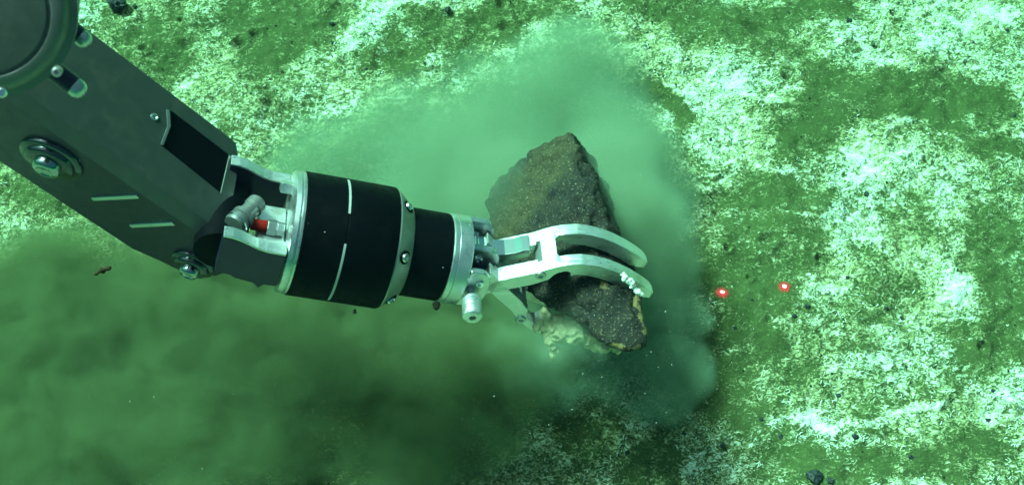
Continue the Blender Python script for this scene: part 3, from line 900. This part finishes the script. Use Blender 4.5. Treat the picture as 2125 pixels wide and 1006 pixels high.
# drive links between the prongs
def strap(name, pts, w0, w1, mat, th=.007, mir=1):
    up_ = [(s, h) for s, h in pts]; dn = [(s, h - th) for s, h in reversed(pts)]
    vs, fs = prism([(s, h * mir) for s, h in up_ + dn], w0, w1, MW)
    return link_mesh(name, vs, fs, mat, arm, smooth=0, bevel=.0012)
hb = h_top(s_br0)
strap("drive_link", [(GS + .004, .012), (GS + .016, .020), (GS + .024, .020), (GS + .034, .017), (GS + .050, hb - .022), (GS + .062, hb - .016), (GS + .068, hb - .010), (s_br0 - .012, hb - .006), (s_br0 - .010, hb - .010)], .003, .0275, M["chrome"])
strap("drive_link", [(GS + .004, .012), (GS + .020, .018), (GS + .040, .022), (s_br0 - .012, hb - .010)], -.012, .012, M["steel"], mir=-1)
vs, fs = lathe([(-.002, .0), (-.002, .0052), (.030, .0052), (.030, 0)], frame(MW @ Vector((GS + .014, .016, .002)), WN, A_, HN), 24)
link_mesh("link_pin", vs, fs, M["chrome"], arm, smooth=40)
vs, fs = box(GS - .002, GS + .030, -.022, .008, -.030, .034, MW)
link_mesh("gripper_core", vs, fs, M["anod"], arm, smooth=0, bevel=.002)

# ================================================================== ROCK
RP = [(1185, 268, 1.69), (1200, 285, 1.70), (1150, 290, 1.71), (1122, 318, 1.74), (1080, 342, 1.75), (1036, 372, 1.745), (1014, 420, 1.72), (1016, 480, 1.68), (1040, 540, 1.66), (1060, 600, 1.62),
      (1160, 350, 1.665), (1170, 430, 1.615), (1180, 500, 1.575), (1100, 480, 1.64), (1230, 322, 1.74), (1268, 380, 1.735), (1286, 440, 1.70), (1280, 500, 1.66),
      (1180, 580, 1.545), (1250, 575, 1.54), (1120, 615, 1.575), (1185, 655, 1.545), (1258, 708, 1.525), (1300, 722, 1.52), (1328, 716, 1.52), (1338, 690, 1.53), (1328, 640, 1.545), (1300, 585, 1.575),
      (1150, 380, 1.88), (1240, 420, 1.86), (1230, 520, 1.75), (1290, 690, 1.60), (1120, 560, 1.74), (1060, 440, 1.86)]
bm = bmesh.new()
for p in RP: bm.verts.new(pt(*p))
r_ = bmesh.ops.convex_hull(bm, input=bm.verts)
bmesh.ops.delete(bm, geom=[v for v in bm.verts if not v.link_faces], context='VERTS')
me = bpy.data.meshes.new("rock_hull"); bm.to_mesh(me); bm.free()
tmp = bpy.data.objects.new("rock_hull", me); col.objects.link(tmp)
rm = tmp.modifiers.new("remesh", 'REMESH'); rm.mode = 'VOXEL'; rm.voxel_size = .0028
sm = tmp.modifiers.new("smooth", 'SMOOTH'); sm.iterations = 30; sm.factor = .5
dg = bpy.context.evaluated_depsgraph_get()
ev = bpy.data.meshes.new_from_object(tmp.evaluated_get(dg))
vs = np.zeros(len(ev.vertices) * 3); ev.vertices.foreach_get("co", vs); vs = vs.reshape(-1, 3)
nr = np.zeros(len(ev.vertices) * 3); ev.vertices.foreach_get("normal", nr); nr = nr.reshape(-1, 3)
fs = [list(p.vertices) for p in ev.polygons]
bpy.data.objects.remove(tmp)
d1 = fbm(vs[:, 0] * 14, vs[:, 1] * 14, vs[:, 2] * 14, octaves=3, seed=201) - .5
d2 = fbm(vs[:, 0] * 55, vs[:, 1] * 55, vs[:, 2] * 55, octaves=4, seed=203, gain=.6) - .5
d3 = 1 - np.abs(2 * fbm(vs[:, 0] * 24, vs[:, 1] * 24, vs[:, 2] * 24, octaves=3, seed=205) - 1)
vs = vs + nr * (d1 * .030 + d2 * .014 - sstep(.85, 1, d3) * .0025)[:, None]
# let the jaws bear on the rock instead of cutting into it
mi = np.array(MW.inverted()); q = vs @ mi[:3, :3].T + mi[:3, 3]
inj = (np.abs(q[:, 2]) < W2 + .006) & (q[:, 0] > S0 - .01) & (q[:, 0] < S1 + .004)
hb_ = np.array([h_bot(min(max(s, S0), S1)) for s in q[:, 0]])
lim = np.minimum(hb_, np.interp(q[:, 0], js, jh) - TT) + .0005
q[:, 1] = np.where(inj, np.minimum(q[:, 1], lim), q[:, 1])
q[:, 1] = np.where(inj, np.maximum(q[:, 1], -lim - (q[:, 0] - S0) * math.tan(-TURN) * 1.05), q[:, 1])
q[:, 0] = np.maximum(q[:, 0], GS + .036)
mw = np.array(MW); vs = q @ mw[:3, :3].T + mw[:3, 3]
rock = link_mesh("rock", vs, fs, None, smooth=60)
tag(rock, "dark brown speckled rock held in the gripper jaws", "rock")
# crust: pale rim at its lower right end and along its left flank
rv = np.zeros(len(rock.data.vertices) * 3); rock.data.vertices.foreach_get("co", rv); rv = rv.reshape(-1, 3) + np.array(WORLD_OF[rock.name].translation)
def near_seg(P, a, b_, rad):
    a = np.array(a); b_ = np.array(b_); ab = b_ - a
    t = np.clip(((P - a) @ ab) / (ab @ ab), 0, 1)
    d = np.linalg.norm(P - a - t[:, None] * ab, axis=1)
    return 1 - sstep(.3, 1.0, d / rad)
cr_ = np.maximum(near_seg(rv, pt(1322, 620, 1.55), pt(1338, 690, 1.53), .012), near_seg(rv, pt(1255, 570, 1.54), pt(1252, 590, 1.54), .010))
cr_ = np.maximum(cr_, near_seg(rv, pt(1270, 716, 1.522), pt(1326, 720, 1.52), .007) * 1.3)
cr_ = np.maximum(cr_, near_seg(rv, pt(1270, 480, 1.67), pt(1285, 490, 1.67), .012) * .8)
tn = np.maximum(near_seg(rv, pt(1150, 300, 1.68), pt(1060, 480, 1.68), .055), near_seg(rv, pt(1060, 440, 1.68), pt(1060, 480, 1.68), .04))
a1 = rock.data.attributes.new("crust", 'FLOAT', 'POINT'); a1.data.foreach_set("value", cr_)
a2 = rock.data.attributes.new("tan", 'FLOAT', 'POINT'); a2.data.foreach_set("value", tn)
m, nt, b = new_mat("speckled_rock"); L = nt.links
tc = N(nt, "ShaderNodeTexCoord")
n1 = N(nt, "ShaderNodeTexNoise", i_Scale=55.0, i_Detail=6.0, i_Roughness=.7); L.new(tc.outputs["Object"], n1.inputs["Vector"])
n2 = N(nt, "ShaderNodeTexNoise", i_Scale=330.0, i_Detail=3.0, i_Roughness=.75); L.new(tc.outputs["Object"], n2.inputs["Vector"])
a_ = N(nt, "ShaderNodeAttribute", attribute_name="crust"); t_ = N(nt, "ShaderNodeAttribute", attribute_name="tan")
c1 = N(nt, "ShaderNodeValToRGB"); e = c1.color_ramp.elements
e[0].position = .35; e[0].color = (.004, .004, .004, 1); e[1].position = .74; e[1].color = (.024, .018, .009, 1)
L.new(n1.outputs[0], c1.inputs[0])
mt = N(nt, "ShaderNodeMix", data_type='RGBA'); L.new(c1.outputs[0], mt.inputs[6]); mt.inputs[7].default_value = (.062, .052, .018, 1)
def mm_(op, a, b_):
    n = N(nt, "ShaderNodeMath", operation=op)
    for i, v in enumerate((a, b_)):
        if hasattr(v, "is_output"): L.new(v, n.inputs[i])
        else: n.inputs[i].default_value = v
    return n.outputs[0]
tf = mm_('MULTIPLY', t_.outputs["Fac"], mm_('MULTIPLY', n1.outputs[0], 1.2)); L.new(tf, mt.inputs[0])
sp = N(nt, "ShaderNodeMapRange"); sp.inputs[1].default_value = .57; sp.inputs[2].default_value = .69; L.new(n2.outputs[0], sp.inputs[0]); sp.inputs[4].default_value = .75
ms = N(nt, "ShaderNodeMix", data_type='RGBA'); L.new(sp.outputs[0], ms.inputs[0]); L.new(mt.outputs[2], ms.inputs[6]); ms.inputs[7].default_value = (.26, .23, .13, 1)
mc = N(nt, "ShaderNodeMix", data_type='RGBA'); L.new(ms.outputs[2], mc.inputs[6]); mc.inputs[7].default_value = (.26, .18, .07, 1)
cf = N(nt, "ShaderNodeMapRange"); cf.inputs[1].default_value = .62; cf.inputs[2].default_value = 1.0
L.new(mm_('ADD', a_.outputs["Fac"], mm_('MULTIPLY', mm_('ADD', mm_('SUBTRACT', n2.outputs[0], .5), mm_('SUBTRACT', n1.outputs[0], .5)), 2.0)), cf.inputs[0]); L.new(cf.outputs[0], mc.inputs[0])
L.new(mc.outputs[2], b.inputs["Base Color"]); b.inputs["Roughness"].default_value = .8
bp = N(nt, "ShaderNodeBump", i_Strength=.8, i_Distance=.003); L.new(n2.outputs[0], bp.inputs["Height"]); L.new(bp.outputs[0], b.inputs["Normal"])
rock.data.materials.append(m)

# clump of pale mud hanging from the rock's underside
def lump(name, pts, mat, label, cat, seed, vox=.0022, amp=.012, freq=60):
    bm = bmesh.new()
    for (p, r0) in pts:
        t = bmesh.ops.create_icosphere(bm, subdivisions=3, radius=r0, matrix=Matrix.Translation(p))
    me = bpy.data.meshes.new("lump"); bm.to_mesh(me); bm.free()
    tmp = bpy.data.objects.new("lump", me); col.objects.link(tmp)
    rm = tmp.modifiers.new("remesh", 'REMESH'); rm.mode = 'VOXEL'; rm.voxel_size = vox
    sm = tmp.modifiers.new("smooth", 'SMOOTH'); sm.iterations = 6
    dg = bpy.context.evaluated_depsgraph_get()
    ev = bpy.data.meshes.new_from_object(tmp.evaluated_get(dg))
    vs = np.zeros(len(ev.vertices) * 3); ev.vertices.foreach_get("co", vs); vs = vs.reshape(-1, 3)
    nr = np.zeros(len(ev.vertices) * 3); ev.vertices.foreach_get("normal", nr); nr = nr.reshape(-1, 3)
    fs = [list(p.vertices) for p in ev.polygons]
    bpy.data.objects.remove(tmp)
    vs = vs + nr * ((fbm(vs[:, 0] * freq, vs[:, 1] * freq, vs[:, 2] * freq, octaves=4, seed=seed, gain=.6) - .5) * amp)[:, None]
    return tag(link_mesh(name, vs, fs, mat, smooth=60), label, cat)
M["mud"] = simple_mat("pale_mud", (.46, .41, .25), .9, .5, 110)
lump("mud_clump", [(pt(x_, y_, d_), r_) for x_, y_, d_, r_ in ((1120, 668, 1.600, .009), (1140, 680, 1.600, .011), (1150, 702, 1.600, .010), (1165, 690, 1.600, .013), (1149, 722, 1.605, .007), (1190, 692, 1.600, .014), (1190, 670, 1.60, .012),
     (1215, 688, 1.605, .014), (1240, 702, 1.605, .012), (1160, 668, 1.605, .012), (1148, 736, 1.605, .0045), (1225, 708, 1.61, .011), (1258, 712, 1.600, .010), (1280, 718, 1.595, .008), (1205, 665, 1.60, .012), (1135, 655, 1.60, .009), (1240, 690, 1.60, .012))], M["mud"],
     "pale tan mud clump crumbling out below the rock", "mud", 301, vox=.0018, amp=.020, freq=95)

# scraps
M["weed"] = simple_mat("dark_weed", (.020, .016, .010), .9, .4, 120)
M["brown"] = simple_mat("brown_scrap", (.050, .028, .012), .9, .4, 120)
M["scrap"] = simple_mat("white_mat_scrap", (.80, .80, .74), .9, .15, 120)
lump("weed_scrap", [(pt(737, 643, 1.47), .0035), (pt(739, 648, 1.47), .003), (pt(734, 650, 1.47), .0022)], M["weed"], "dark scrap hanging under the large wrist housing", "scrap", 311)
lump("weed_scrap", [(pt(906, 632, 1.50), .0035), (pt(905, 638, 1.50), .0028)], M["weed"], "dark scrap hanging under the thin wrist sleeve", "scrap", 312)
lump("brown_scrap", [(pt(200, 568, 1.72), .0050), (pt(212, 562, 1.72), .0055), (pt(226, 557, 1.72), .0042), (pt(240, 550, 1.72), .0034), (pt(254, 545, 1.72), .0024)], M["brown"], "brown wisp drifting below the forearm", "scrap", 313)
_r = random.Random(5)
lump("mat_scrap", [(pt(1292 + t * 40 + _r.uniform(-4, 4), 570 + t * 42 + _r.uniform(-6, 6), 1.4945 + t * .012), _r.uniform(.0011, .0021)) for t in [(k / 59) ** 1.2 for k in range(60)]], M["scrap"],
     "white scrap of mat stuck on the near prong of the upper jaw", "scrap", 314, vox=.0011, amp=.006, freq=240)

# ================================================================== SUSPENDED SEDIMENT
def cloud(name, blobs, label, dens, noise_scale, noise_amp, lo, hi, colr, step, seed, detail=3.0, stretch=(1, 1, 1), dist=0.0):
    """blobs: (px, py, height, rx, ry, rz, weight) -> one closed hull whose volume thins out to nothing inside it"""
    B = []
    bm = bmesh.new()
    for (px, py, h, rx, ry, rz, w) in blobs:
        c = on_floor(px, py, h); B.append((c, rx, ry, rz, w))
        bmesh.ops.create_icosphere(bm, subdivisions=3, radius=1, matrix=Matrix.Translation(c) @ Matrix.Diagonal((rx * 1.02, ry * 1.02, rz * 1.02, 1)))
    me = bpy.data.meshes.new(name); bm.to_mesh(me); bm.free()
    tmp = bpy.data.objects.new(name, me); col.objects.link(tmp)
    rm = tmp.modifiers.new("remesh", 'REMESH'); rm.mode = 'VOXEL'; rm.voxel_size = .03
    dg = bpy.context.evaluated_depsgraph_get()
    ev = bpy.data.meshes.new_from_object(tmp.evaluated_get(dg))
    bpy.data.objects.remove(tmp)
    vs = [v.co[:] for v in ev.vertices]; fs = [list(p.vertices) for p in ev.polygons]
    m, nt, b = new_mat(name + "_volume"); nt.nodes.remove(b); L = nt.links
    geo = N(nt, "ShaderNodeNewGeometry")
    nz = N(nt, "ShaderNodeTexNoise", i_Scale=noise_scale, i_Detail=detail, i_Roughness=.58, i_Distortion=dist)
    mp = N(nt, "ShaderNodeMapping"); mp.inputs["Scale"].default_value = stretch; mp.inputs["Location"].default_value = (seed, seed * 2, 0)
    L.new(geo.outputs["Position"], mp.inputs[0]); L.new(mp.outputs[0], nz.inputs["Vector"])
    acc = None
    for (c, rx, ry, rz, w) in B:
        v = N(nt, "ShaderNodeVectorMath", operation='MULTIPLY_ADD')
        v.inputs[1].default_value = (1 / rx, 1 / ry, 1 / rz); v.inputs[2].default_value = (-c.x / rx, -c.y / ry, -c.z / rz)
        L.new(geo.outputs["Position"], v.inputs[0])
        d = N(nt, "ShaderNodeVectorMath", operation='DOT_PRODUCT'); L.new(v.outputs[0], d.inputs[0]); L.new(v.outputs[0], d.inputs[1])
        k = N(nt, "ShaderNodeMath", operation='MULTIPLY_ADD'); k.use_clamp = False
        L.new(d.outputs["Value"], k.inputs[0]); k.inputs[1].default_value = -w; k.inputs[2].default_value = w
        if acc is None:
            z = N(nt, "ShaderNodeMath", operation='MAXIMUM'); L.new(k.outputs[0], z.inputs[0]); z.inputs[1].default_value = 0
        else:
            z = N(nt, "ShaderNodeMath", operation='SMOOTH_MAX'); L.new(k.outputs[0], z.inputs[0]); L.new(acc, z.inputs[1]); z.inputs[2].default_value = .25
        acc = z.outputs[0]
    na = N(nt, "ShaderNodeMath", operation='MULTIPLY_ADD'); L.new(nz.outputs[0], na.inputs[0]); na.inputs[1].default_value = noise_amp; na.inputs[2].default_value = -noise_amp * .5
    ad = N(nt, "ShaderNodeMath", operation='ADD'); L.new(acc, ad.inputs[0]); L.new(na.outputs[0], ad.inputs[1])
    mr = N(nt, "ShaderNodeMapRange", interpolation_type='SMOOTHSTEP'); L.new(ad.outputs[0], mr.inputs[0])
    mr.inputs[1].default_value = lo; mr.inputs[2].default_value = hi; mr.inputs[3].default_value = 0; mr.inputs[4].default_value = dens
    pv = N(nt, "ShaderNodeVolumePrincipled"); pv.inputs["Color"].default_value = (*colr, 1); pv.inputs["Anisotropy"].default_value = -.25
    pv.inputs["Absorption Color"].default_value = (.2, .2, .1, 1)
    pv.inputs["Density Attribute"].default_value = ""
    L.new(mr.outputs[0], pv.inputs["Density"])
    L.new(pv.outputs[0], nt.nodes["Material Output"].inputs["Volume"])
    m.cycles.volume_step_rate = step
    o = link_mesh(name, vs, fs, m, smooth=60)
    return tag(o, label, "sediment cloud", kind="stuff")

PLUME = (.24, .34, .25)
cloud("sediment_cloud", [(1190, 165, .03, .155, .14, .11, 1), (1080, 250, .04, .20, .17, .13, 1), (900, 310, .04, .22, .16, .12, 1), (720, 370, .03, .19, .15, .11, 1), (1010, 430, .08, .25, .20, .18, 1),
                         (1260, 330, .05, .14, .17, .14, 1), (1370, 425, .02, .085, .095, .08, 1), (1290, 470, .05, .13, .14, .14, 1), (1220, 540, .10, .19, .18, .18, 1), (1030, 385, .28, .095, .11, .065, .72), (1275, 365, .28, .085, .12, .065, .78)],
      "smooth pale green sediment cloud billowing up behind the rock", 24, 8, .80, .12, .95, PLUME, .6, 3.0, detail=4.0)
cloud("sediment_cloud", [(1320, 610, .07, .11, .12, .11, 1), (1375, 570, .02, .07, .08, .07, 1), (1385, 660, .03, .085, .075, .08, 1), (1350, 730, .04, .08, .08, .08, 1), (1418, 765, .02, .065, .065, .06, 1), (1370, 820, .02, .075, .06, .06, 1), (1270, 780, .04, .11, .07, .07, .62), (1120, 740, .07, .14, .11, .11, .75), (1175, 695, .32, .10, .06, .06, .5)],
      "curdled sediment puff spilling down to the right of the jaws", 26, 19, 1.25, .22, .90, (.31, .43, .31), .6, 8.0, detail=5.0)  # paler than the other clouds to paint in light the rock's shadow blocks
cloud("sediment_cloud", [(120, 650, .05, .30, .18, .13, 1), (420, 640, .05, .30, .18, .14, 1), (760, 650, .05, .30, .20, .14, 1), (80, 900, .04, .30, .22, .12, .85), (420, 860, .04, .32, .22, .12, .80), (980, 720, .06, .20, .18, .14, .9), (880, 960, .05, .20, .14, .11, .75)],
      "brown sediment cloud, coloured darker for weak light, drifting under the arm at lower left", 40, 12, 1.8, .20, .85, (.130, .168, .090), .45, 15.0, detail=5.0, stretch=(.9, 1.1, 1), dist=.35)  # brown silt, its colour darkened further to paint in the lamp falloff

# tiny flecks drifting in the water
n = 420
r = np.random.default_rng(77)
P_ = np.array([tuple(pt(px, py, d)) for px, py, d in zip(np.concatenate([r.uniform(0, 2125, 250), r.normal(1320, 150, 170)]), np.concatenate([r.uniform(0, 1006, 250), r.normal(740, 90, 170)]), r.uniform(1.3, 1.78, n))])
crumbs("drifting_flecks", P_[:, 0], P_[:, 1], P_[:, 2], r.uniform(.0002, .00065, n), r, M["mat"], "tiny pale flecks drifting in the water", "flecks", 1.0)

# ================================================================== WATER HAZE
vs, fs = box(-8.6, 8.6, -8.6, 8.6, -1.2, 2.15, Matrix.Identity(4))
m, nt, b = new_mat("sea_water"); nt.nodes.remove(b)
pv = N(nt, "ShaderNodeVolumePrincipled")
pv.inputs["Color"].default_value = (.0008, .0045, .006, 1); pv.inputs["Absorption Color"].default_value = (.10, .90, .60, 1)
pv.inputs["Density"].default_value = .40; pv.inputs["Density Attribute"].default_value = ""
nt.links.new(pv.outputs[0], nt.nodes["Material Output"].inputs["Volume"])
haze = link_mesh("haze", vs, fs, m, smooth=0)
tag(haze, "green sea water filling the view", "water", kind="stuff")
